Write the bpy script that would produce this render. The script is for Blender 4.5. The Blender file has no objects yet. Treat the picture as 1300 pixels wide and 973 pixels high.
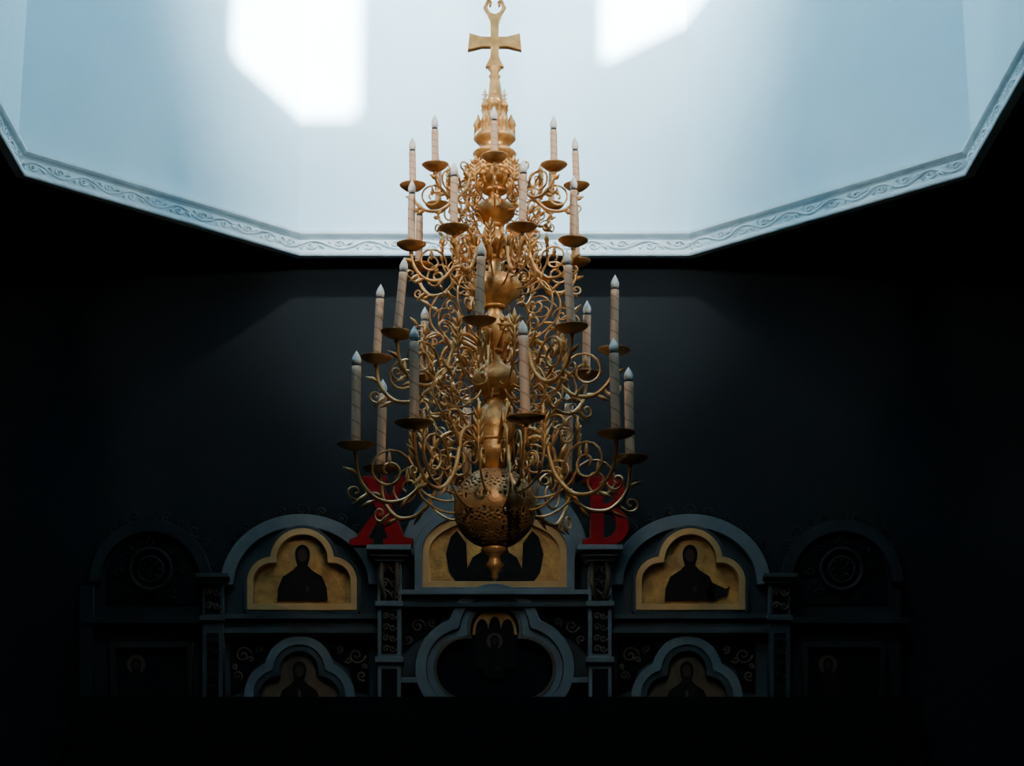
import bpy, math, random
from mathutils import Vector, Matrix
random.seed(4)
F=2876.0; TH=math.radians(16); CZ=1.6
CT,ST=math.cos(TH),math.sin(TH)
YC=15.97; A=4.0; S=1.834; Y1=YC+A
ZR=6.6+CZ            # underside of drum cornice
def W(px,py,Y):
    u=(px-628)/F; v=(441.5-py)/F
    t=Y/(CT-v*ST)
    return (u*t, t*(ST+v*CT)+CZ)

# ---------------------------------------------------------------- materials
def mat(name,col,rough=0.6,metal=0.0,col2=None,scale=8,bump=0.0,bscale=40,detail=4):
    m=bpy.data.materials.new(name); m.use_nodes=True
    nt=m.node_tree; b=nt.nodes['Principled BSDF']
    b.inputs['Roughness'].default_value=rough; b.inputs['Metallic'].default_value=metal
    tc=nt.nodes.new('ShaderNodeTexCoord')
    n=nt.nodes.new('ShaderNodeTexNoise'); n.inputs['Scale'].default_value=scale; n.inputs['Detail'].default_value=detail
    nt.links.new(tc.outputs['Object'],n.inputs['Vector'])
    r=nt.nodes.new('ShaderNodeValToRGB')
    c2=col2 if col2 else tuple(c*0.82 for c in col)
    r.color_ramp.elements[0].position=0.35; r.color_ramp.elements[1].position=0.65
    r.color_ramp.elements[0].color=(*c2,1); r.color_ramp.elements[1].color=(*col,1)
    nt.links.new(n.outputs['Fac'],r.inputs['Fac']); nt.links.new(r.outputs['Color'],b.inputs['Base Color'])
    if bump>0:
        n2=nt.nodes.new('ShaderNodeTexNoise'); n2.inputs['Scale'].default_value=bscale
        nt.links.new(tc.outputs['Object'],n2.inputs['Vector'])
        bp=nt.nodes.new('ShaderNodeBump'); bp.inputs['Strength'].default_value=bump; bp.inputs['Distance'].default_value=0.02
        nt.links.new(n2.outputs['Fac'],bp.inputs['Height']); nt.links.new(bp.outputs['Normal'],b.inputs['Normal'])
    return m
def spec(m,v): m.node_tree.nodes['Principled BSDF'].inputs['Specular IOR Level'].default_value=v
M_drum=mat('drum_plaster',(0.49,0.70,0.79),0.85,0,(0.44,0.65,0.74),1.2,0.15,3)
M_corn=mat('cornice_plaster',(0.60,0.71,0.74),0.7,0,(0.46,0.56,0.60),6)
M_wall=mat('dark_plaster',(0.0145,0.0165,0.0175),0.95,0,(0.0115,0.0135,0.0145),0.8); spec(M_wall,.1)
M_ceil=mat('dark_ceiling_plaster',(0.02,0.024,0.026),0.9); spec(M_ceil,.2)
M_floor=mat('stone_floor',(0.06,0.055,0.05),0.5,0,(0.04,0.04,0.04),2)
M_gold=mat('gilded_brass',(0.84,0.44,0.15),0.36,0.45,(0.58,0.27,0.08),14,0.15,60)
M_brass=mat('dark_brass',(0.62,0.31,0.11),0.36,0.4,(0.42,0.19,0.06),14,0.15,60)
M_bulb=mat('white_glass_bulb',(0.95,0.91,0.84),0.4)
bb=M_bulb.node_tree.nodes['Principled BSDF']; bb.inputs['Subsurface Weight'].default_value=0.7; bb.inputs['Subsurface Radius'].default_value=(.04,.04,.04)
M_sock=mat('black_socket',(0.02,0.02,0.02),0.5)
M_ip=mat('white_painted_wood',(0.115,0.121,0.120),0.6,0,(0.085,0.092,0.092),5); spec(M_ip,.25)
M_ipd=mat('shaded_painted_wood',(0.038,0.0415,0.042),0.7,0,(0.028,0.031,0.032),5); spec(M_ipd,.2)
M_ipo=mat('aged_painted_wood',(0.017,0.0185,0.019),0.7,0,(0.012,0.0135,0.014),5); spec(M_ipo,.15)  # far bays: same paint, sideways fall-off of light put into the colour
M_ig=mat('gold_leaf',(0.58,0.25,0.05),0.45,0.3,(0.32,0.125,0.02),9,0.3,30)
M_igr=mat('gilded_rim',(0.54,0.26,0.085),0.4,0.3)
M_orn=mat('old_gold_carving',(0.085,0.055,0.03),0.55,0.25)
M_dorn=mat('dark_cresting',(0.018,0.014,0.012),0.6,0.2); spec(M_dorn,.2)
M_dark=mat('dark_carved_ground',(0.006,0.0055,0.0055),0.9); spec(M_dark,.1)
M_fig=mat('dark_tempera',(0.006,0.0045,0.0045),0.9,0,(0.014,0.008,0.006),12); spec(M_fig,.15)
M_face=mat('face_tempera',(0.035,0.018,0.010),0.8); spec(M_face,.2)
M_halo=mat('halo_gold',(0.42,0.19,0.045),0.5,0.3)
M_halod=mat('tarnished_halo',(0.07,0.036,0.014),0.6,0.2)  # darker tone of the halo gold
M_igd=mat('tarnished_gold_leaf',(0.11,0.055,0.02),0.6,0.2)  # darker tone of the gold leaf
M_wood=mat('dark_walnut',(0.003,0.003,0.003),0.95); spec(M_wood,.1)  # darkness of the lower tier put into a near-black colour
M_red=mat('red_foil_letter',(0.23,0.0015,0.004),0.7,0,(0.17,0.001,0.003),10); spec(M_red,.08)
M_redr=mat('letter_edge_gold',(0.12,0.022,0.012),0.6,0.1); spec(M_redr,.1)
# candle with a spiral stripe
M_can=bpy.data.materials.new('candle_sleeve'); M_can.use_nodes=True
nt=M_can.node_tree; b=nt.nodes['Principled BSDF']; b.inputs['Roughness'].default_value=0.5
at=nt.nodes.new('ShaderNodeAttribute'); at.attribute_name='UVMap'
sp=nt.nodes.new('ShaderNodeSeparateXYZ'); nt.links.new(at.outputs['Vector'],sp.inputs[0])
ad=nt.nodes.new('ShaderNodeMath'); ad.operation='ADD'; nt.links.new(sp.outputs[0],ad.inputs[0]); nt.links.new(sp.outputs[1],ad.inputs[1])
fr=nt.nodes.new('ShaderNodeMath'); fr.operation='FRACT'; nt.links.new(ad.outputs[0],fr.inputs[0])
r=nt.nodes.new('ShaderNodeValToRGB'); nt.links.new(fr.outputs[0],r.inputs[0])
r.color_ramp.elements[0].position=0.86; r.color_ramp.elements[0].color=(0.70,0.42,0.26,1)
r.color_ramp.elements[1].position=0.92; r.color_ramp.elements[1].color=(0.42,0.22,0.12,1)
nt.links.new(r.outputs[0],b.inputs['Base Color'])

# ---------------------------------------------------------------- mesh helpers
def empty(name,loc=(0,0,0)):
    e=bpy.data.objects.new(name,None); e.location=loc; e.empty_display_size=0.3
    bpy.context.collection.objects.link(e); return e
def link(name,me,m,parent=None,smooth=False):
    o=bpy.data.objects.new(name,me); bpy.context.collection.objects.link(o)
    if m: me.materials.append(m)
    if smooth: me.polygons.foreach_set('use_smooth',[True]*len(me.polygons))
    if parent:
        o.parent=parent; o.matrix_parent_inverse=Matrix.Translation(-Vector(parent.location))
    return o
class MB:
    def __init__(s): s.v=[]; s.f=[]; s.uv=[]
    def add(s,vs,fs,uvs=None):
        k=len(s.v); s.v+= [tuple(p) for p in vs]; s.f+=[tuple(i+k for i in f) for f in fs]
        for fi,f in enumerate(fs):
            s.uv+= (uvs[fi] if uvs else [(0,0)]*len(f))
    def tube(s,pts,rad,n=6,caps=True,uvturn=None):
        pts=[Vector(p) for p in pts]; N=len(pts)
        if not isinstance(rad,(list,tuple)): rad=[rad]*N
        T=[]
        for i in range(N):
            a=pts[max(i-1,0)]; c=pts[min(i+1,N-1)]; t=(c-a)
            T.append(t.normalized() if t.length>1e-9 else Vector((0,0,1)))
        u=T[0].orthogonal().normalized(); vs=[]
        for i in range(N):
            u=(u-T[i]*u.dot(T[i]))
            if u.length<1e-6: u=T[i].orthogonal()
            u.normalize(); w=T[i].cross(u)
            for j in range(n):
                a=2*math.pi*j/n; vs.append(pts[i]+(u*math.cos(a)+w*math.sin(a))*rad[i])
        fs=[];uv=[]
        for i in range(N-1):
            for j in range(n):
                fs.append((i*n+j,i*n+(j+1)%n,(i+1)*n+(j+1)%n,(i+1)*n+j))
                if uvturn:
                    v0=uvturn*i/(N-1); v1=uvturn*(i+1)/(N-1)
                    uv.append([(j/n,v0),((j+1)/n,v0),((j+1)/n,v1),(j/n,v1)])
                else: uv.append([(0,0)]*4)
        if caps:
            fs.append(tuple(range(n))[::-1]); uv.append([(0,0)]*n)
            fs.append(tuple((N-1)*n+j for j in range(n))); uv.append([(0,0)]*n)
        s.add(vs,fs,uv)
    def lathe(s,prof,c=(0,0,0),n=20,axis=None):
        vs=[];fs=[];c=Vector(c)
        for r,z in prof:
            for j in range(n):
                a=2*math.pi*j/n; p=Vector((r*math.cos(a),r*math.sin(a),z))
                if axis: p=axis@p
                vs.append(c+p)
        for i in range(len(prof)-1):
            for j in range(n): fs.append((i*n+j,i*n+(j+1)%n,(i+1)*n+(j+1)%n,(i+1)*n+j))
        fs.append(tuple(range(n))[::-1]); fs.append(tuple((len(prof)-1)*n+j for j in range(n)))
        s.add(vs,fs)
    def box(s,x0,x1,y0,y1,z0,z1):
        v=[(x,y,z) for x in(x0,x1) for y in(y0,y1) for z in(z0,z1)]
        s.add(v,[(0,1,3,2),(4,6,7,5),(0,4,5,1),(2,3,7,6),(0,2,6,4),(1,5,7,3)])
    def obj(s,name,m,parent=None,smooth=True):
        me=bpy.data.meshes.new(name); me.from_pydata(s.v,[],s.f)
        l=me.uv_layers.new(name='UVMap')
        for i,u in enumerate(s.uv): l.data[i].uv=u
        me.update(); return link(name,me,m,parent,smooth)
def plate_mesh(name,loops,depth,bevel=0.0):
    cu=bpy.data.curves.new('tmp','CURVE'); cu.dimensions='2D'; cu.fill_mode='BOTH'; cu.extrude=depth/2
    cu.bevel_depth=bevel; cu.bevel_resolution=1
    for lp in loops:
        sp=cu.splines.new('POLY'); sp.points.add(len(lp)-1); sp.use_cyclic_u=True
        for i,p in enumerate(lp): sp.points[i].co=(p[0],p[1],0,1)
    o=bpy.data.objects.new('tmp',cu); bpy.context.collection.objects.link(o)
    bpy.context.view_layer.update()
    me=bpy.data.meshes.new_from_object(o.evaluated_get(bpy.context.evaluated_depsgraph_get()))
    bpy.data.objects.remove(o); me.name=name; me.materials.clear(); return me
def plate(name,loops,yfront,depth,m,parent=None,bevel=0.0,raw=False):
    """loops measured off the photograph at the plane Y=YI, rebuilt in metres"""
    L=[[p if raw else W(p[0],p[1],YI) for p in lp] for lp in loops]
    me=plate_mesh(name,L,depth,bevel)
    me.transform(Matrix.Rotation(math.pi/2,4,'X')); me.transform(Matrix.Translation((0,yfront+depth/2,0)))
    return link(name,me,m,parent)

# ---------------------------------------------------------------- building shell
octo=[(S,A),(A,S),(A,-S),(S,-A),(-S,-A),(-A,-S),(-A,S),(-S,A)]
names=['northeast','east','southeast','south','southwest','west','northwest','north']
HW=0.64; ZS=12.97+CZ; ZT=14.95+CZ; ZTOP=16.2+CZ
winc=[]
for i in range(8):
    p=Vector((octo[i][0],octo[i][1]+YC)); q=Vector((octo[(i+1)%8][0],octo[(i+1)%8][1]+YC))
    e=(q-p); L=e.length; e.normalize(); mid=(p+q)/2
    nrm=Vector((mid.x,mid.y-YC)).normalized()
    sh={2:-0.34}.get(i,0.0); mid=mid+e*sh
    w0=(mid-p).dot(e)-HW; w1=w0+2*HW
    mb=MB()
    def P3(t,z,off=0): c=p+e*t+nrm*off; return (c.x,c.y,z)
    def q4(a,b_,z0,z1): mb.add([P3(a,z0),P3(b_,z0),P3(b_,z1),P3(a,z1)],[(0,1,2,3)])
    q4(0,L,ZR,ZS); q4(0,L,ZT,ZTOP); q4(0,w0,ZS,ZT); q4(w1,L,ZS,ZT)
    D=0.06
    for (a,b_,z0,z1) in ((w0,w0,ZS,ZT),(w1,w1,ZS,ZT)): mb.add([P3(a,z0),P3(a,z1),P3(a,z1,D),P3(a,z0,D)],[(0,1,2,3)])
    for z in (ZS,ZT): mb.add([P3(w0,z),P3(w1,z),P3(w1,z,D),P3(w0,z,D)],[(0,1,2,3)])
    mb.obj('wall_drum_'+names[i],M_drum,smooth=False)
    wf=MB()
    for t in (w0,w1):
        wf.tube([P3(t,ZS,0.05),P3(t,ZT,0.05)],0.03,4)
    for z in (ZS,ZT): wf.tube([P3(w0,z,0.05),P3(w1,z,0.05)],0.03,4)
    wf.obj('window_%d'%(i+1),M_corn,smooth=False)
    winc.append(((mid.x,mid.y,(ZS+ZT)/2),nrm))
mb=MB(); v=[(x,y+YC,ZTOP) for x,y in octo]
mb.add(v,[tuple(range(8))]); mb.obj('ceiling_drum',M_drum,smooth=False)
XW=9.0; YB=20.22; YF=-3.0
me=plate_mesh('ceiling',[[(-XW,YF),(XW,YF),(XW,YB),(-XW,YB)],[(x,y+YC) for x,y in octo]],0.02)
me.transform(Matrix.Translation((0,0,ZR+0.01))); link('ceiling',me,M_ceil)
mb=MB(); mb.box(-XW,XW,YF,YB,-0.1,0); mb.obj('floor',M_floor,smooth=False)
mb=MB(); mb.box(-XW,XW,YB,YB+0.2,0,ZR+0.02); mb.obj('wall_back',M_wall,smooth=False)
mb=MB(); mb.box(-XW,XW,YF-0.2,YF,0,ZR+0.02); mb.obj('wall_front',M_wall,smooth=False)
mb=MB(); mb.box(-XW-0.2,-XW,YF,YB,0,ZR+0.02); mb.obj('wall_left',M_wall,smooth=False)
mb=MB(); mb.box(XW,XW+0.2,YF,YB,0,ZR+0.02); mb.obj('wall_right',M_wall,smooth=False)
# cornice
prof=[(0,-0.012),(.075,-0.012),(.085,.0),(.085,.022),(.06,.034),(.045,.045),(.04,.16),(.05,.175),(.075,.185),(.09,.2),(.09,.225),(.0,.24)]
mb=MB(); vs=[];n=len(prof)
for (x,y) in octo:
    for off,z in prof:
        if abs(abs(x)-A)<1e-6: xi=math.copysign(A-off,x); yi=math.copysign(S-off*0.414,y)
        else: yi=math.copysign(A-off,y); xi=math.copysign(S-off*0.414,x)
        vs.append((xi,yi+YC,ZR+z))
fs=[]
for i in range(8):
    for j in range(n-1):
        a=i*n+j; b_=((i+1)%8)*n+j; fs.append((a,b_,b_+1,a+1))
mb.add(vs,fs)
for i in range(8):
    p=Vector((octo[i][0],octo[i][1]+YC)); q=Vector((octo[(i+1)%8][0],octo[(i+1)%8][1]+YC))
    e=(q-p); L=e.length; e.normalize(); nin=-Vector(((p+q)/2-Vector((0,YC)))).normalized()
    cnt=round(L/0.26); st=L/cnt; zc0=ZR+0.103
    def Q(t,z): c=p+e*t+nin*0.052; return (c.x,c.y,z)
    N=cnt*10; mb.tube([Q(0.03+(L-0.06)*k/N, zc0+0.036*math.sin(2*math.pi*k/N*cnt/2)) for k in range(N+1)],0.011,5)
    for c in range(cnt):
        t0=(c+0.5)*st; sg=1 if c%2==0 else -1
        pts=[]
        for k in range(14):
            a=k/13*math.pi*2.6; rr=0.042*(1-k/15)
            pts.append(Q(t0+rr*math.cos(a)*1.2, zc0-sg*0.008-sg*rr*math.sin(a)*0.8))
        mb.tube(pts,0.010,5)
        mb.tube([Q(t0+st*0.25,zc0),Q(t0+st*0.42,zc0-sg*0.02),Q(t0+st*0.5,zc0-sg*0.042)],[0.004,0.020,0.003],5)
        mb.tube([Q(t0-st*0.25,zc0),Q(t0-st*0.36,zc0-sg*0.03),Q(t0-st*0.30,zc0-sg*0.048)],[0.004,0.016,0.003],5)
mb.obj('trim_1',M_corn,smooth=False)

# ---------------------------------------------------------------- chandelier
ch=empty('chandelier',(0,YC,W(628,400,YC)[1]))
def zc(py): return W(628,py,YC)[1]
def mpx(py): # metres per pixel at that height
    return ((YC*CT+(zc(py)-CZ)*ST))/F
def lath(mb,pr,c=(0,0),n=24):
    mb.lathe([(r*mpx(y),zc(y)) for r,y in pr][::-1],(c[0],YC+c[1],0),n)
col=MB()
lath(col,[(4,82),(9,88),(5,93),(8,97),(6,101),(8,106),(10,124),(13,132),(10,135)],n=8)
lath(col,[(12,133),(13,144),(17,147),(17,150),(19,164),(25,172),(27,177),(22,182),(14,187),(25,192),(28,196),(22,201),(9,207),(8,217),(19,221),(24,229),(21,237),(13,243),(9,248),(8,254),(20,258),(27,266),(25,274),(17,282),(9,287),(8,295),(14,299),(18,309),(13,320),(8,328),(8,345),(12,349),(28,353),(34,362),(32,373),(22,383),(11,390),(9,397),(14,405),(20,425),(14,440),(9,447),(9,458),(14,464),(26,472),(30,484),(24,497),(12,504),(10,512),(17,520),(24,532),(28,546),(20,560),(28,570),(27,582),(16,590),(14,597)],n=32)
lath(col,[(14,692),(18,699),(13,704),(7,708),(8,713),(12,718),(8,724),(4,729),(5,733),(1,738)])
for k in range(6):
    a=math.pi/6+k*math.pi/3; R=14*mpx(140); cx=R*math.cos(a); cy=R*math.sin(a)
    lath(col,[(3,148),(4,146),(4,139),(5.4,138),(4.6,134),(2.2,130),(1,127),(.7,120)],(cx,cy),10)
    x=cx; y=YC+cy; col.tube([(x-4*mpx(122),y,zc(123)),(x+4*mpx(122),y,zc(123))],0.006,4)
    col.tube([(x-2.5*mpx(122),y,zc(120)),(x+2.5*mpx(122),y,zc(120))],0.005,4)
    col.tube([(x,y,zc(126)),(x,y,zc(116))],0.006,4)
    R=21*mpx(160); cx=R*math.cos(a+.5); cy=R*math.sin(a+.5)
    lath(col,[(4.5,178),(5.5,174),(5,162),(6.4,160),(5.4,155),(2.6,151),(1,146)],(cx,cy),10)
for yy,rr in ((243,14),(287,10),(328,9),(390,12),(447,10),(504,13),(560,21)):
    col.tube([(rr*mpx(yy)*math.cos(j*math.pi/12),YC+rr*mpx(yy)*math.sin(j*math.pi/12),zc(yy)) for j in range(25)],2.4*mpx(yy),6,False)
col.obj('baluster_stem',M_gold,ch)
def cw(p): return (p[0]*mpx(50), zc(p[1]))
cr=[(-9,20),(9,20),(4.5,30),(4,49),(16,49),(31,45),(33,64),(16,60),(4,60),(4.5,74),(10,85),(-10,85),(-4.5,74),(-4,60),(-16,60),(-33,64),(-31,45),(-16,49),(-4,49),(-4.5,30)]
plate_cross=plate('cross',[[cw(p) for p in cr]],YC-0.025,0.05,M_gold,ch,0.006,raw=True)
ho=MB(); m=mpx(10)
def V(dx,y,dy=0): return (dx*m,YC+dy,zc(y))
for sg in(-1,1):
    ho.tube([V(0,21),V(sg*8,17),V(sg*12,10),V(sg*9,3),V(sg*5,4),V(sg*6,9)],[2.6*m,3*m,3*m,2.6*m,2.2*m,1.4*m],8)
    ho.tube([V(sg*5,4),V(sg*10,-3),V(sg*13,-8),V(sg*9,-12),V(0,-15)],[2.2*m]*5,8)
z=zc(-10); top=ZTOP-0.12; k=0
while z<top:
    h=0.11; pts=[]
    for j in range(13):
        a=2*math.pi*j/12; dx=0.032*math.cos(a); dz=h*0.62*math.sin(a)
        pts.append((dx,YC,z+h/2+dz) if k%2 else (0,YC+dx,z+h/2+dz))
    ho.tube(pts,0.009,5,False); z+=h; k+=1
ho.obj('suspension_chain',M_gold,ch)

def catmull(P,sub=5):
    out=[];P=[P[0]]+list(P)+[P[-1]]
    for i in range(1,len(P)-2):
        for k in range(sub):
            t=k/sub; o=[]
            for d in range(2):
                p0,p1,p2,p3=P[i-1][d],P[i][d],P[i+1][d],P[i+2][d]
                o.append(0.5*((2*p1)+(-p0+p2)*t+(2*p0-5*p1+4*p2-p3)*t*t+(-p0+3*p1-3*p2+p3)*t**3))
            out.append(tuple(o))
    out.append(tuple(P[-2])); return out
def spiral(cx,cz,r0,a0,turns,sgn=1,n=26,r1=0.12):
    o=[]
    for k in range(n):
        t=k/(n-1); a=a0+sgn*turns*2*math.pi*t; r=r0*(1-(1-r1)*t**0.8)
        o.append((cx+r*math.cos(a),cz+r*math.sin(a)))
    return o
arms=MB(); dish=MB(); cand=MB(); bulb=MB(); sock=MB(); flw=MB()
# R px, dish mid y, size D px, rot deg, candle px, candle radius px, dish radius px
tiers=[(104,237,40,0,46,4.4,17),(110,323,52,18,66,4.8,19),(152,451,70,-7,78,5.3,21),(178,575,84,12,100,6.0,24)]
for ti,(R,ym,D,rot,ch_,cr_,dr) in enumerate(tiers):
    m=mpx(ym); z0=zc(ym); 
    for k in range(8):
        a=math.radians(rot+45*k)-math.pi/2
        ca,sa=math.cos(a),math.sin(a); ta=(-sa,ca)
        def T(r,h,off=0): return (r*R*m*ca+off*m*ta[0], YC+r*R*m*sa+off*m*ta[1], z0+h*D*m)
        def TT(L,off=0): return [T(p[0],p[1],off) for p in L]
        br=2.3*m if ti>1 else 1.9*m
        q=R/D
        main=catmull([(0.10,-.12),(0.17,0.14),(0.30,0.28),(0.42,0.12),(0.46,-.2),(0.52,-.52),(0.66,-.80),(0.84,-.80),(0.97,-.5),(1.0,-.12)],5)
        arms.tube(TT(main),[br*(1.25-0.35*abs(i/len(main)-.5)) for i in range(len(main))],7)
        arms.tube(TT([(0.76+(x-0.76), -.36+(y+.36)*q) for x,y in spiral(0.76,-.36,0.19,math.radians(190),1.7,-1)]),br*.75,5)
        arms.tube(TT([(x,-.16+(y+.16)*q*.9) for x,y in spiral(0.30,-.16,0.12,math.radians(20),1.5,1)]),br*.7,5)
        arms.tube(TT(catmull([(0.1,-.55),(0.2,-.88),(0.36,-.95),(0.52,-.75),(0.56,-.5)],4)),br*.7,5)
        arms.tube(TT([(x,.30+(y-.30)*q*.9) for x,y in spiral(0.52,.30,0.10,math.radians(200),1.4,-1)]),br*.65,5)
        arms.tube(TT([(x,-.62+(y+.62)*q*.9) for x,y in spiral(1.0,-.66,0.085,math.radians(170),1.3,1)]),br*.65,5)
        for (r_,h_,dr_,dh_) in ((.46,-.1,.09,.35),(.60,-.70,.1,-.25),(.9,-.7,.12,-.2),(.27,.26,-.02,.3),(.97,-.45,.12,.12),(.53,-.5,-.1,.12),(.84,-.8,.12,-.12)):
            arms.tube([T(r_,h_),T(r_+dr_*.5,h_+dh_*.55,1.5),T(r_+dr_,h_+dh_)],[1.1*m,3.2*m,.5*m],5)
        arms.tube([T(.76,-.30),T(.76,-.18),T(.76,-.02)],[1*m,3*m,.5*m],6)
        a2=a+math.radians(22.5); c2,s2=math.cos(a2),math.sin(a2)
        def U(r,h,off=0): return (r*R*m*c2-off*m*s2, YC+r*R*m*s2+off*m*c2, z0+h*D*m)
        st=catmull([(0.1,-.5),(0.3,-.72),(0.5,-.6),(0.60,-.25),(0.60,.2)],5)
        arms.tube([U(*p) for p in st],br*.7,5)
        arms.tube([U(x,-.3+(y+.3)*q*.85) for x,y in spiral(0.44,-.3,0.11,math.radians(-60),1.5,1)],br*.65,5)
        for j in range(4):
            hh=-.2+j*.13
            for sg in(-1,1):
                arms.tube([U(.6,hh),U(.61,hh+.11,sg*3.8),U(.62,hh+.20,sg*6.4)],[1*m,2.3*m,.5*m],5)
        arms.tube([U(.6,.22),U(.6,.36),U(.6,.52)],[1.1*m,3.2*m,.5*m],6)
        # airy upper sprays, set on the diagonal half-steps only
        if ti>=1 and k%2==(0 if ti!=2 else 1):
            for da in (-9,9):
                a3=a2+math.radians(da+ (6 if ti==2 else 14)); c3,s3=math.cos(a3),math.sin(a3)
                def X3(r,h,off=0): return (r*R*m*c3-off*m*s3, YC+r*R*m*s3+off*m*c3, z0+h*D*m)
                H1={1:.95,2:1.25,3:1.15}[ti]
                sp_=catmull([(0.08,.25),(0.2,.15),(0.38,.3),(0.54,.62),(0.56,H1*.78),(0.46,H1),(0.34,H1*.92)],5)
                arms.tube([X3(*p) for p in sp_],[br*.75*(1-.4*i/len(sp_)) for i in range(len(sp_))],5)
                arms.tube([X3(x,H1*.62+(y-H1*.62)*q*.8) for x,y in spiral(0.41,H1*.62,0.13,math.radians(10),1.6,1)],br*.5,5)
                arms.tube([X3(x,.52+(y-.52)*q*.8) for x,y in spiral(0.66,.52,0.10,math.radians(180),1.5,-1)],br*.5,5)
                for (r_,h_,dr_,dh_) in ((.55,H1*.8,.10,.16),(.47,.45,.12,-.05),(.45,H1,.03,.18),(.66,.64,.08,.2)):
                    arms.tube([X3(r_,h_),X3(r_+dr_*.5,h_+dh_*.55,1.2),X3(r_+dr_,h_+dh_)],[.9*m,2.6*m,.4*m],5)
        if k%2==0 or ti==0:
            c=Vector(U(.34,.36)); ax=Vector((c2,s2,0.0)); ux=Vector((-s2,c2,0)); uz=Vector((0,0,1))
            mat3=Matrix((ux,uz,ax)).transposed()
            flw.lathe([(0,0.4*m),(5*m,.6*m),(9*m,0),(10*m,1.5*m),(8*m,2.2*m),(5*m,1.4*m),(3.6*m,3.5*m),(1*m,4.6*m)],c,14,mat3)
            for j in range(8):
                b2=j*math.pi/4; d=ux*math.cos(b2)+uz*math.sin(b2)
                flw.tube([c+d*4*m+ax*1.5*m,c+d*8*m+ax*2.6*m,c+d*12*m+ax*.8*m],[1*m,2.6*m,.6*m],5)
            arms.tube([U(.1,.1),U(.22,.24),tuple(c)],br*.7,5)
        tx,ty=random.uniform(-.03,.03),random.uniform(-.03,.03)
        if ti==2 and k in(6,7): tx+=0.06
        if ti==2 and k in(1,): tx-=0.05
        base=Vector(T(1.0,0))
        tilt=Matrix.Rotation(tx,3,'Y')@Matrix.Rotation(ty,3,'X')
        dish.lathe([(r_*m,h_*m) for r_,h_ in ((1,-12),(3.4,-10),(2,-7.5),(4,-6),(9,-5),(dr*.75,-2.2),(dr*.97,1.2),(dr,2.4),(dr*.93,2.2),(dr*.6,-.5),(cr_*1.6,-1),(cr_*1.5,6),(cr_*.9,6.5))],base,20,tilt)
        up=tilt@Vector((0,0,1)); H=ch_*m*1.03
        def C(h): return base+up*h
        cand.tube([C(4*m+(H-4*m)*j/12) for j in range(13)],cr_*m,14,True,uvturn=5)
        sock.tube([C(H),C(H+2.8*m)],[cr_*.85*m,cr_*.85*m],10)
        hb=H+2.6*m
        bulb.tube([C(hb),C(hb+2*m),C(hb+5*m),C(hb+8*m),C(hb+12*m),C(hb+15.5*m),C(hb+18*m)],[cr_*.72*m,cr_*.95*m,cr_*1.05*m,cr_*.95*m,cr_*.65*m,cr_*.28*m,.2*m],12)
arms.obj('scroll_arms',M_gold,ch); dish.obj('drip_dishes',M_brass,ch); cand.obj('candles',M_can,ch)
bulb.obj('flame_bulbs',M_bulb,ch); sock.obj('bulb_sockets',M_sock,ch); flw.obj('flower_rosettes',M_gold,ch)
# pierced ball
cz_=(zc(594)+zc(697))/2; RB=51.5*mpx(645); NU,NV=168,84
vs=[];fs=[]
for i in range(NV+1):
    ph=math.pi*i/NV
    for j in range(NU):
        a=2*math.pi*j/NU; vs.append((RB*math.sin(ph)*math.cos(a),YC+RB*math.sin(ph)*math.sin(a),cz_+RB*math.cos(ph)))
def hole(i,j):
    if i<9 or i>74: return False
    if 39<=i<=44: return False
    jj=j%14; ii=(i-9 if i<39 else i-45)%13
    pat={(1,6),(1,7),(2,3),(2,10),(3,6),(3,7),(4,1),(4,12),(5,4),(5,9),(6,6),(6,7),(7,2),(7,11),(8,5),(8,8),(9,0),(9,13),(10,3),(10,10),(11,6),(11,7),(6,0),(2,6),(2,7),(7,3),(7,10),(4,2),(4,11)}
    return (ii,jj) in pat
for i in range(NV):
    for j in range(NU):
        if not hole(i,j): fs.append((i*NU+j,i*NU+(j+1)%NU,(i+1)*NU+(j+1)%NU,(i+1)*NU+j))
mb=MB(); mb.add(vs,fs)
o=mb.obj('pierced_ball',M_brass,ch)
sm=o.modifiers.new('sol','SOLIDIFY'); sm.thickness=0.006
mb=MB()
for zz,r_ in((cz_,RB*1.0),(cz_+RB*.86,RB*.52),(cz_-RB*.86,RB*.52)):
    mb.tube([(r_*math.cos(2*math.pi*j/40),YC+r_*math.sin(2*math.pi*j/40),zz) for j in range(41)],0.007,6,False)
mb.obj('ball_bands',M_brass,ch)

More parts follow.
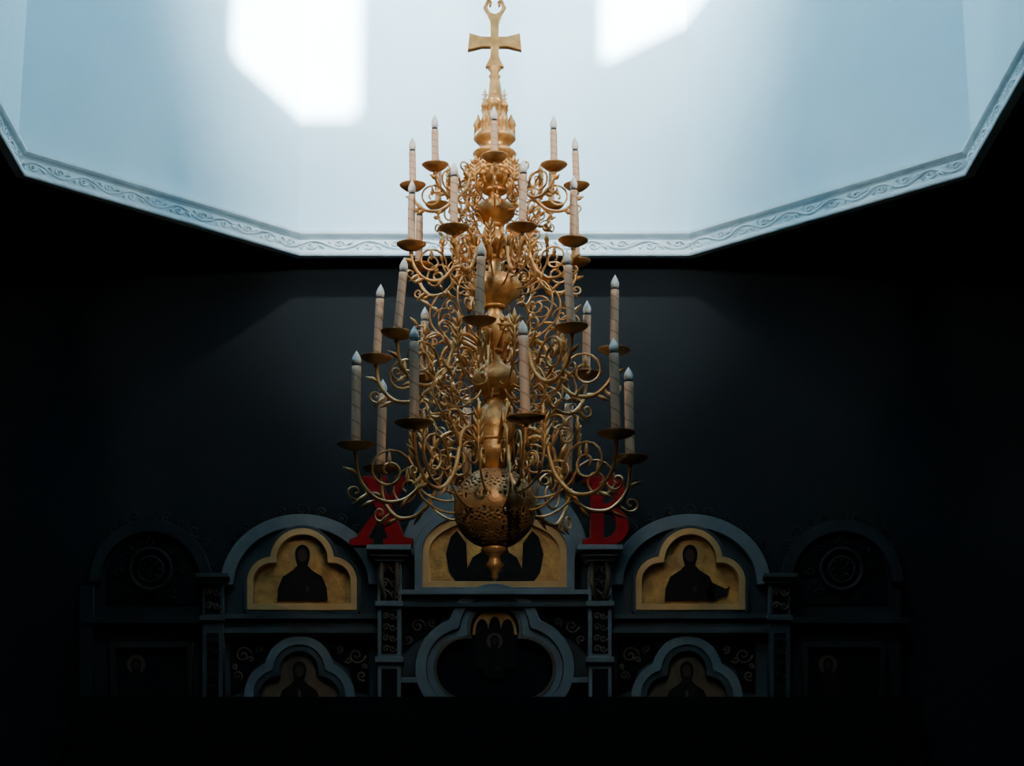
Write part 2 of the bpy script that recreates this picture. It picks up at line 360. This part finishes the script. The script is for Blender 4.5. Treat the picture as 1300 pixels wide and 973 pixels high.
# ---------------------------------------------------------------- iconostasis
YI=20.0
ic=empty('iconostasis',(0,YI,0))
def arc(cx,cy,rx,ry,a0,a1,n=16):
    return [(cx+rx*math.cos(math.radians(a0+(a1-a0)*k/n)),cy-ry*math.sin(math.radians(a0+(a1-a0)*k/n))) for k in range(n+1)]
def arch(cx,h,top,spring,bot):
    return [(cx-h,bot)]+arc(cx,spring,h,spring-top,180,0,28)+[(cx+h,bot)]
def rect(x0,x1,y0,y1): return [(x0,y1),(x0,y0),(x1,y0),(x1,y1)]
def union(cx,cy,circ,grow=0,n=96,boxes=()):
    out=[]
    for k in range(n):
        a=2*math.pi*k/n; dx,dy=math.cos(a),math.sin(a); best=5
        for (x,y,r_) in circ:
            r_=r_+grow; ox,oy=cx-x,cy-y; B=ox*dx+oy*dy; Cc=ox*ox+oy*oy-r_*r_; d=B*B-Cc
            if d>0: best=max(best,-B+math.sqrt(d))
        for (x0,x1,y0,y1) in boxes:
            x0-=grow;x1+=grow;y0-=grow;y1+=grow
            t0,t1=-1e9,1e9
            for o_,d_,lo,hi in((cx,dx,x0,x1),(cy,dy,y0,y1)):
                if abs(d_)<1e-9:
                    if o_<lo or o_>hi: t0=1e9
                    continue
                ta,tb=(lo-o_)/d_,(hi-o_)/d_
                if ta>tb: ta,tb=tb,ta
                t0=max(t0,ta); t1=min(t1,tb)
            if t1>=t0 and t1>0: best=max(best,t1)
        out.append((cx+dx*best,cy+dy*best))
    return out
def PI(px,py,y): x,z=W(px,py,YI); return (x,y,z)
orn=MB(); dorn=MB()
def curl(px,py,r_,y,a0=0,turns=1.4,sg=1,w=0.009,tgt=None):
    (tgt or orn).tube([PI(x,y2,y) for x,y2 in spiral(px,py,r_,a0,turns,sg,18)],w,5)
def figure(cx,top,bot,hw,y,hr=None,nm='saint',halo=None):
    """half-length saint: halo, head, shoulders"""
    H=bot-top; hr=hr or H*.15
    hy=top+hr*1.15
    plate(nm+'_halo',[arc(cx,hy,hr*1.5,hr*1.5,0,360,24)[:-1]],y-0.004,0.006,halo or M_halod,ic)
    body=[(cx-hw,bot),(cx-hw*.97,bot-H*.22),(cx-hw*.78,bot-H*.42),(cx-hr*1.0,hy+hr*1.7),(cx-hr*.55,hy+hr*1.2),(cx-hr*.75,hy+hr*.5)]+arc(cx,hy,hr*.8,hr*1.0,200,-20,12)+[(cx+hr*.75,hy+hr*.5),(cx+hr*.55,hy+hr*1.2),(cx+hr*1.0,hy+hr*1.7),(cx+hw*.78,bot-H*.42),(cx+hw*.97,bot-H*.22),(cx+hw,bot)]
    plate(nm+'_robe',[body],y-0.010,0.012,M_fig,ic)
    plate(nm+'_face',[arc(cx,hy+hr*.12,hr*.5,hr*.7,0,360,16)[:-1]],y-0.013,0.004,M_face,ic)
    plate(nm+'_hand',[arc(cx+hw*.2,bot-H*.2,hr*.25,hr*.4,0,360,10)[:-1]],y-0.013,0.004,M_face,ic)
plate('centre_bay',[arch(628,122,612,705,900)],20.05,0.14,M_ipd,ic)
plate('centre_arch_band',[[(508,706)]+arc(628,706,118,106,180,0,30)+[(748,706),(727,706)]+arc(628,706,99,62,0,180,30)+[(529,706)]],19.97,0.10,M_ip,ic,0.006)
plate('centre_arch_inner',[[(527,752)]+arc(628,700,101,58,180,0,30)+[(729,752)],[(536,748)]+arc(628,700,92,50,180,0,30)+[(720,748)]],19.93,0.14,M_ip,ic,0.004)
plate('centre_icon_rim',[[(537,749)]+arc(628,700,91,49,180,0,30)+[(719,749)],[(545,740)]+arc(628,702,83,42,180,0,30)+[(711,740)]],19.96,0.09,M_igr,ic,0.004)
plate('centre_icon',[[(540,746)]+arc(628,700,87,45,180,0,30)+[(716,746)]],20.01,0.05,M_ig,ic)
for s2 in(-1,1):
    plate('centre_wing',[[(628+s2*58,726),(628+s2*62,704),(628+s2*56,682),(628+s2*48,674),(628+s2*36,690),(628+s2*34,738),(628+s2*50,738)]],20.0,0.012,M_fig,ic)
figure(628,664,740,36,20.0,12,'centre_saint',M_halo)
for cx,tag in((382,'left'),(876,'right')):
    sg=1 if tag=='right' else -1
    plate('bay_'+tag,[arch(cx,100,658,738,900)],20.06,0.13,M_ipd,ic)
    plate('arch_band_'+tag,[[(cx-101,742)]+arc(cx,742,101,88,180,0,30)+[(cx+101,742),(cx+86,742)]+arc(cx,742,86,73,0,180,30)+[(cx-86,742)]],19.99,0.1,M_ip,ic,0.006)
    g=876 if tag=='right' else 384
    circ=[(g,713,37),(g-38,740,28),(g+38,740,28)]; bx=[(g-66,g+66,740,773)]
    plate('icon_frame_'+tag,[union(g,745,circ,7,120,bx),union(g,745,circ,0,120,bx)],19.95,0.12,M_ipd,ic,0.004)
    plate('icon_rim_'+tag,[union(g,745,circ,3,120,bx),union(g,745,circ,-4,120,bx)],19.94,0.10,M_igr,ic,0.003)
    plate('icon_'+tag,[union(g,745,circ,-3,120,bx)],20.02,0.04,M_ig,ic)
    figure(g,690,763,32,20.01,12,'saint_'+tag,M_halo)
    if tag=='right': plate('saint_arm_right',[[(896,752),(904,740),(922,748),(927,744),(923,756),(900,763)]],20.0,0.012,M_fig,ic)
    c2=380 if tag=='left' else 872
    qc=[(c2,852,26),(c2-26,884,26),(c2+26,884,26)]
    plate('quatrefoil_frame_'+tag,[union(c2,872,qc,17),union(c2,872,qc,7)],19.97,0.12,M_ip,ic,0.006)
    plate('quatrefoil_inner_'+tag,[union(c2,872,qc,6),union(c2,872,qc,-1)],19.98,0.10,M_ipd,ic,0.004)
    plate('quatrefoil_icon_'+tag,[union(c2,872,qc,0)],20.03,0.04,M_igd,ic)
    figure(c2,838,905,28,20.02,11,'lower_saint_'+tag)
    for s2 in(-1,1):
        x0=c2+s2*88; x1=c2+s2*36; 
        plate('spandrel_'+tag,[[(x0,816),(x1,816),(c2+s2*40,832),(c2+s2*62,846),(c2+s2*70,872),(x0,880)]],20.035,0.03,M_dark,ic)
        curl(c2+s2*72,832,12,20.03,0,1.5,s2); curl(c2+s2*50,824,6,20.03,2,1.3,-s2); curl(c2+s2*79,858,7,20.03,1,1.4,s2)
        curl(c2+s2*62,838,5,20.03,3,1.3,-s2); curl(c2+s2*82,846,4,20.03,1,1.3,-s2)
def mould(x0,x1,y0,y1,yf,nm,m=None):
    plate(nm,[rect(x0,x1,y0,y1)],yf,20.15-yf,m or M_ip,ic,0.005)
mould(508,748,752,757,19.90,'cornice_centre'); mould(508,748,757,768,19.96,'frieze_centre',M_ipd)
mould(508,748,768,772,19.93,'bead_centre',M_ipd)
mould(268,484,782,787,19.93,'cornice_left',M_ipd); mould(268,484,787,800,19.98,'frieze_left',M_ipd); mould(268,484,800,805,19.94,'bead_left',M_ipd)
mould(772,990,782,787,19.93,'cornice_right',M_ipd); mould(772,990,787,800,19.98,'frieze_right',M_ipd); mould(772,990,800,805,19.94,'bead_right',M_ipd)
for x0,x1,tag in((481,509,'inner_left'),(747,775,'inner_right')):
    c=(x0+x1)/2
    mould(x0,x1,712,900,19.88,'pilaster_'+tag)
    mould(c-27 if tag=='inner_left' else c-29,c+27,700,705,19.72,'abacus_top_'+tag)
    mould(c-23,c+23,705,711,19.78,'abacus_'+tag); mould(c-18,c+18,711,716,19.83,'neck_'+tag)
    mould(x0-3,x1+3,768,773,19.84,'astragal_'+tag); mould(x0-3,x1+3,838,844,19.84,'base_mould_'+tag)
    plate('capital_ground_'+tag,[rect(x0+3,x1-3,718,766)],19.872,0.03,M_dark,ic)
    plate('panel_ground_'+tag,[rect(x0+4,x1-4,778,833)],19.872,0.03,M_dark,ic)
    plate('panel_low_ground_'+tag,[rect(x0+4,x1-4,852,895)],19.872,0.03,M_dark,ic)
    for s2 in(-1,1):
        for yy in(726,744,758): curl(c+s2*6,yy,6.5,19.865,0,1.3,s2,0.010)
        for yy in(786,800,814,827): curl(c+s2*4,yy,5,19.865,0,1.3,s2,0.007)
        orn.tube([PI(c+s2*9,718,19.86),PI(c+s2*11,740,19.85),PI(c+s2*5,766,19.86)],[.02,.03,.012],6)
for x0,x1,tag in((259,284,'outer_left'),(976,1001,'outer_right')):
    c=(x0+x1)/2
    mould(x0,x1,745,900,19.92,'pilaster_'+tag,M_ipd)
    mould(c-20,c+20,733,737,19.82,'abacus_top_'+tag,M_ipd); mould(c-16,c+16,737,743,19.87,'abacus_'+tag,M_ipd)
    mould(x0-3,x1+3,785,790,19.88,'astragal_'+tag,M_ipd)
    plate('capital_ground_'+tag,[rect(x0+3,x1-3,748,782)],19.912,0.03,M_dark,ic)
    plate('panel_ground_'+tag,[rect(x0+5,x1-5,806,890)],19.912,0.03,M_dark,ic)
    for s2 in(-1,1):
        for yy in(755,772): curl(c+s2*5,yy,5.5,19.905,0,1.3,s2,0.009)
        for yy in(815,830,845,860,875): curl(c+s2*3.5,yy,4,19.905,0,1.3,s2,0.006,tgt=dorn)
# wide trefoil over the royal doors
qc=[(628,800,31),(592,850,38),(664,850,38),(628,850,42)]
plate('royal_frame_outer',[union(628,840,qc,26),union(628,840,qc,14)],19.95,0.12,M_ip,ic,0.006)
plate('royal_frame_mid',[union(628,840,qc,12),union(628,840,qc,4)],19.98,0.10,M_ip,ic,0.005)
plate('royal_rim',[union(628,840,qc,3),union(628,840,qc,0)],19.97,0.08,M_orn,ic,0.002)
plate('royal_ground',[union(628,840,qc,1)],20.03,0.03,M_dark,ic)
plate('royal_gold_sky',[[(599,806)]+arc(628,802,28,28,180,0,20)+[(657,806)]],20.02,0.02,M_ig,ic)
plate('royal_arcade',[[(603,808)]+arc(612,800,8,14,180,0,8)+arc(628,800,8,17,180,0,8)+arc(644,800,8,14,180,0,8)+[(653,808),(653,850),(603,850)]],20.01,0.015,M_fig,ic)
figure(628,806,860,14,20.008,7,'royal_saint')
for s2 in(-1,1):
    plate('centre_spandrel',[[(628+s2*117,782),(628+s2*66,782),(628+s2*72,800),(628+s2*100,812),(628+s2*117,830)]],20.035,0.03,M_dark,ic)
    curl(628+s2*98,795,10,20.03,0,1.5,s2,0.01); curl(628+s2*80,790,6,20.03,1,1.3,-s2); curl(628+s2*110,812,6,20.03,2,1.3,s2)
    mould(*sorted((628+s2*119,628+s2*96)),862,868,19.95,'rail')
    plate('centre_low_carving',[rect(*sorted((628+s2*116,628+s2*92)),872,895)],20.035,0.03,M_dark,ic)
for cx,tag in((190,'far_left'),(1070,'far_right')):
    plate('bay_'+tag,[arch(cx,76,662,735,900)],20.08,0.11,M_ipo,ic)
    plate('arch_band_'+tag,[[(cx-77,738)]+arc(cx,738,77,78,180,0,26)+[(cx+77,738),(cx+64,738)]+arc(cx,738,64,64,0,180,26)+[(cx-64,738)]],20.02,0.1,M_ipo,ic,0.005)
    plate('tympanum_'+tag,[[(cx-58,765)]+arc(cx,735,58,54,180,0,26)+[(cx+58,765)]],20.06,0.03,M_dark,ic)
    dorn.tube([PI(x,y2,20.05) for x,y2 in arc(cx,722,26,26,0,360,28)],0.022,6,False)
    dorn.tube([PI(x,y2,20.05) for x,y2 in arc(cx,722,16,16,0,360,24)],0.012,6,False)
    for k in range(8):
        a=k*math.pi/4; curl(cx+40*math.cos(a),724+36*math.sin(a) if math.sin(a)<.5 else 752,7,20.05,a,1.3,1 if k%2 else -1,tgt=dorn)
        dorn.tube([PI(cx+6*math.cos(a),722+6*math.sin(a),20.05),PI(cx+14*math.cos(a),722+14*math.sin(a),20.05)],[.006,.016],5)
    plate('cornice_'+tag,[rect(cx-84,cx+84,786,792)],19.96,0.2,M_ipo,ic,0.004)
    plate('frame_'+tag,[rect(cx-50,cx+54,816,910),rect(cx-44,cx+48,822,905)],20.0,0.1,M_dorn,ic,0.003)
    plate('icon_'+tag,[rect(cx-46,cx+50,820,908)],20.05,0.04,M_dark,ic)
    figure(cx-18,834,905,16,20.045,8,'saint_'+tag); 
    mould(cx-88,cx-72,745,900,19.98,'pilaster_'+tag,M_ipo)
for cx,h,top,sp in((382,101,652,742),(876,101,652,742),(190,77,658,738),(1070,77,658,738)):
    for k in range(9):
        a=math.radians(35+110*k/8); x=cx+(h+7)*math.cos(a); y=sp-(sp-top+7)*math.sin(a)
        curl(x,y,8 if k!=4 else 11,20.1,a,1.4,1 if k%2 else -1,0.010,tgt=dorn)
orn.obj('carved_scrollwork',M_orn,ic); dorn.obj('cresting_scrollwork',M_dorn,ic)
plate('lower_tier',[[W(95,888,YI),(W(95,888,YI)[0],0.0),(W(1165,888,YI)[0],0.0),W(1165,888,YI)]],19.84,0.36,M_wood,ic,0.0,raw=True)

def letter(name,loops):
    x0=sum(p[0] for p in loops[0])/len(loops[0]); e=empty(name,(W(x0,700,YI)[0],19.80,W(x0,700,YI)[1]))
    plate('face',loops,19.760,0.05,M_red,e)
    plate('edge',loops,19.785,0.045,M_redr,e,0.012)
X=[(463,613),(492,613),(492,619),(486,620),(494,640),(507,619),(503,619),(503,613),(521,613),(521,619),(515,620),(498,650),(514,689),(524,691),(524,699),(489,699),(489,692),(495,690),(484,664),(467,689),(474,692),(474,699),(447,699),(447,692),(455,689),(480,654),(467,621),(463,619)]
letter('easter_letter_kha',[X])
Bo=[(740,613),(770,613)]+arc(770,633,22,20,90,-62,12)+arc(770,675,26,24,62,-90,14)+[(740,699),(740,692),(749,690),(749,622),(740,620)]
h1=[(764,621),(768,621)]+arc(768,634,11,13,90,-90,10)+[(764,647)]
h2=[(764,656),(768,656)]+arc(768,673,14,17,90,-90,10)+[(764,690)]
letter('easter_letter_ve',[Bo,h1,h2])

# ---------------------------------------------------------------- lights
def look(o,d): o.rotation_euler=Vector(d).to_track_quat('-Z','Y').to_euler()
sun=bpy.data.lights.new('sun','SUN'); sun.energy=110; sun.angle=math.radians(1.5); sun.color=(0.95,0.98,1)
so=bpy.data.objects.new('sun',sun); bpy.context.collection.objects.link(so); look(so,(-.24,1,-.619)); so.location=(5,-10,25)
for i in (1,2,3,4,5):
    c,nrm=winc[i]; l=bpy.data.lights.new('sky_window','AREA'); l.shape='RECTANGLE'; l.size=1.2; l.size_y=1.8
    l.energy={3:90,2:40,4:40,1:15,5:15}[i]; l.color=(0.80,0.93,1.0)
    o=bpy.data.objects.new('window_skylight_%d'%i,l); bpy.context.collection.objects.link(o)
    o.location=(c[0]-nrm.x*.03,c[1]-nrm.y*.03,c[2]); look(o,(-nrm.x,-nrm.y,-0.45))
def spot(name,loc,tgt,e,ang,colr,blend=1.0,rad=0.25):
    l=bpy.data.lights.new(name,'SPOT'); l.energy=e; l.spot_size=math.radians(ang); l.spot_blend=blend; l.shadow_soft_size=rad; l.color=colr
    o=bpy.data.objects.new(name,l); bpy.context.collection.objects.link(o); o.location=loc; look(o,Vector(tgt)-Vector(loc)); return o
# added unseen spots: glow on the far drum wall, wash below its cornice
spot('drum_floodlight',(0,12.3,15.2),(-0.2,19.97,11.5),16000,48,(0.92,0.98,1.0))
for sx in(-1,1):
    spot('cornice_lamp',(sx*2.3,12.6,8.75),(sx*0.9,20.2,7.75),1500,24,(0.85,0.95,1.0))
    spot('chandelier_lamp',(sx*2.6,13.2,8.9),(0,YC,7.7),470,52,(1.0,0.90,0.76),rad=0.10)  # added spots to brighten the chandelier, no real fixture here
spot('nave_lamp',(0.5,9.6,8.0),(0,YC,5.0),420,15,(1.0,0.88,0.72),rad=0.1)  # added camera-side fill for the pierced ball, out of view
w=bpy.data.worlds.new('sky'); bpy.context.scene.world=w; w.use_nodes=True
bg=w.node_tree.nodes['Background']; bg.inputs[0].default_value=(0.55,0.8,1,1); bg.inputs[1].default_value=0.6

# ---------------------------------------------------------------- camera
cam=bpy.data.cameras.new('camera'); cam.sensor_width=36; cam.lens=F/1300*36; cam.shift_x=22/1300; cam.shift_y=-45/1300; cam.clip_end=200
co=bpy.data.objects.new('camera',cam); bpy.context.collection.objects.link(co)
co.location=(0,0,CZ); co.rotation_euler=(math.radians(90+16),0,0)
bpy.context.scene.camera=co
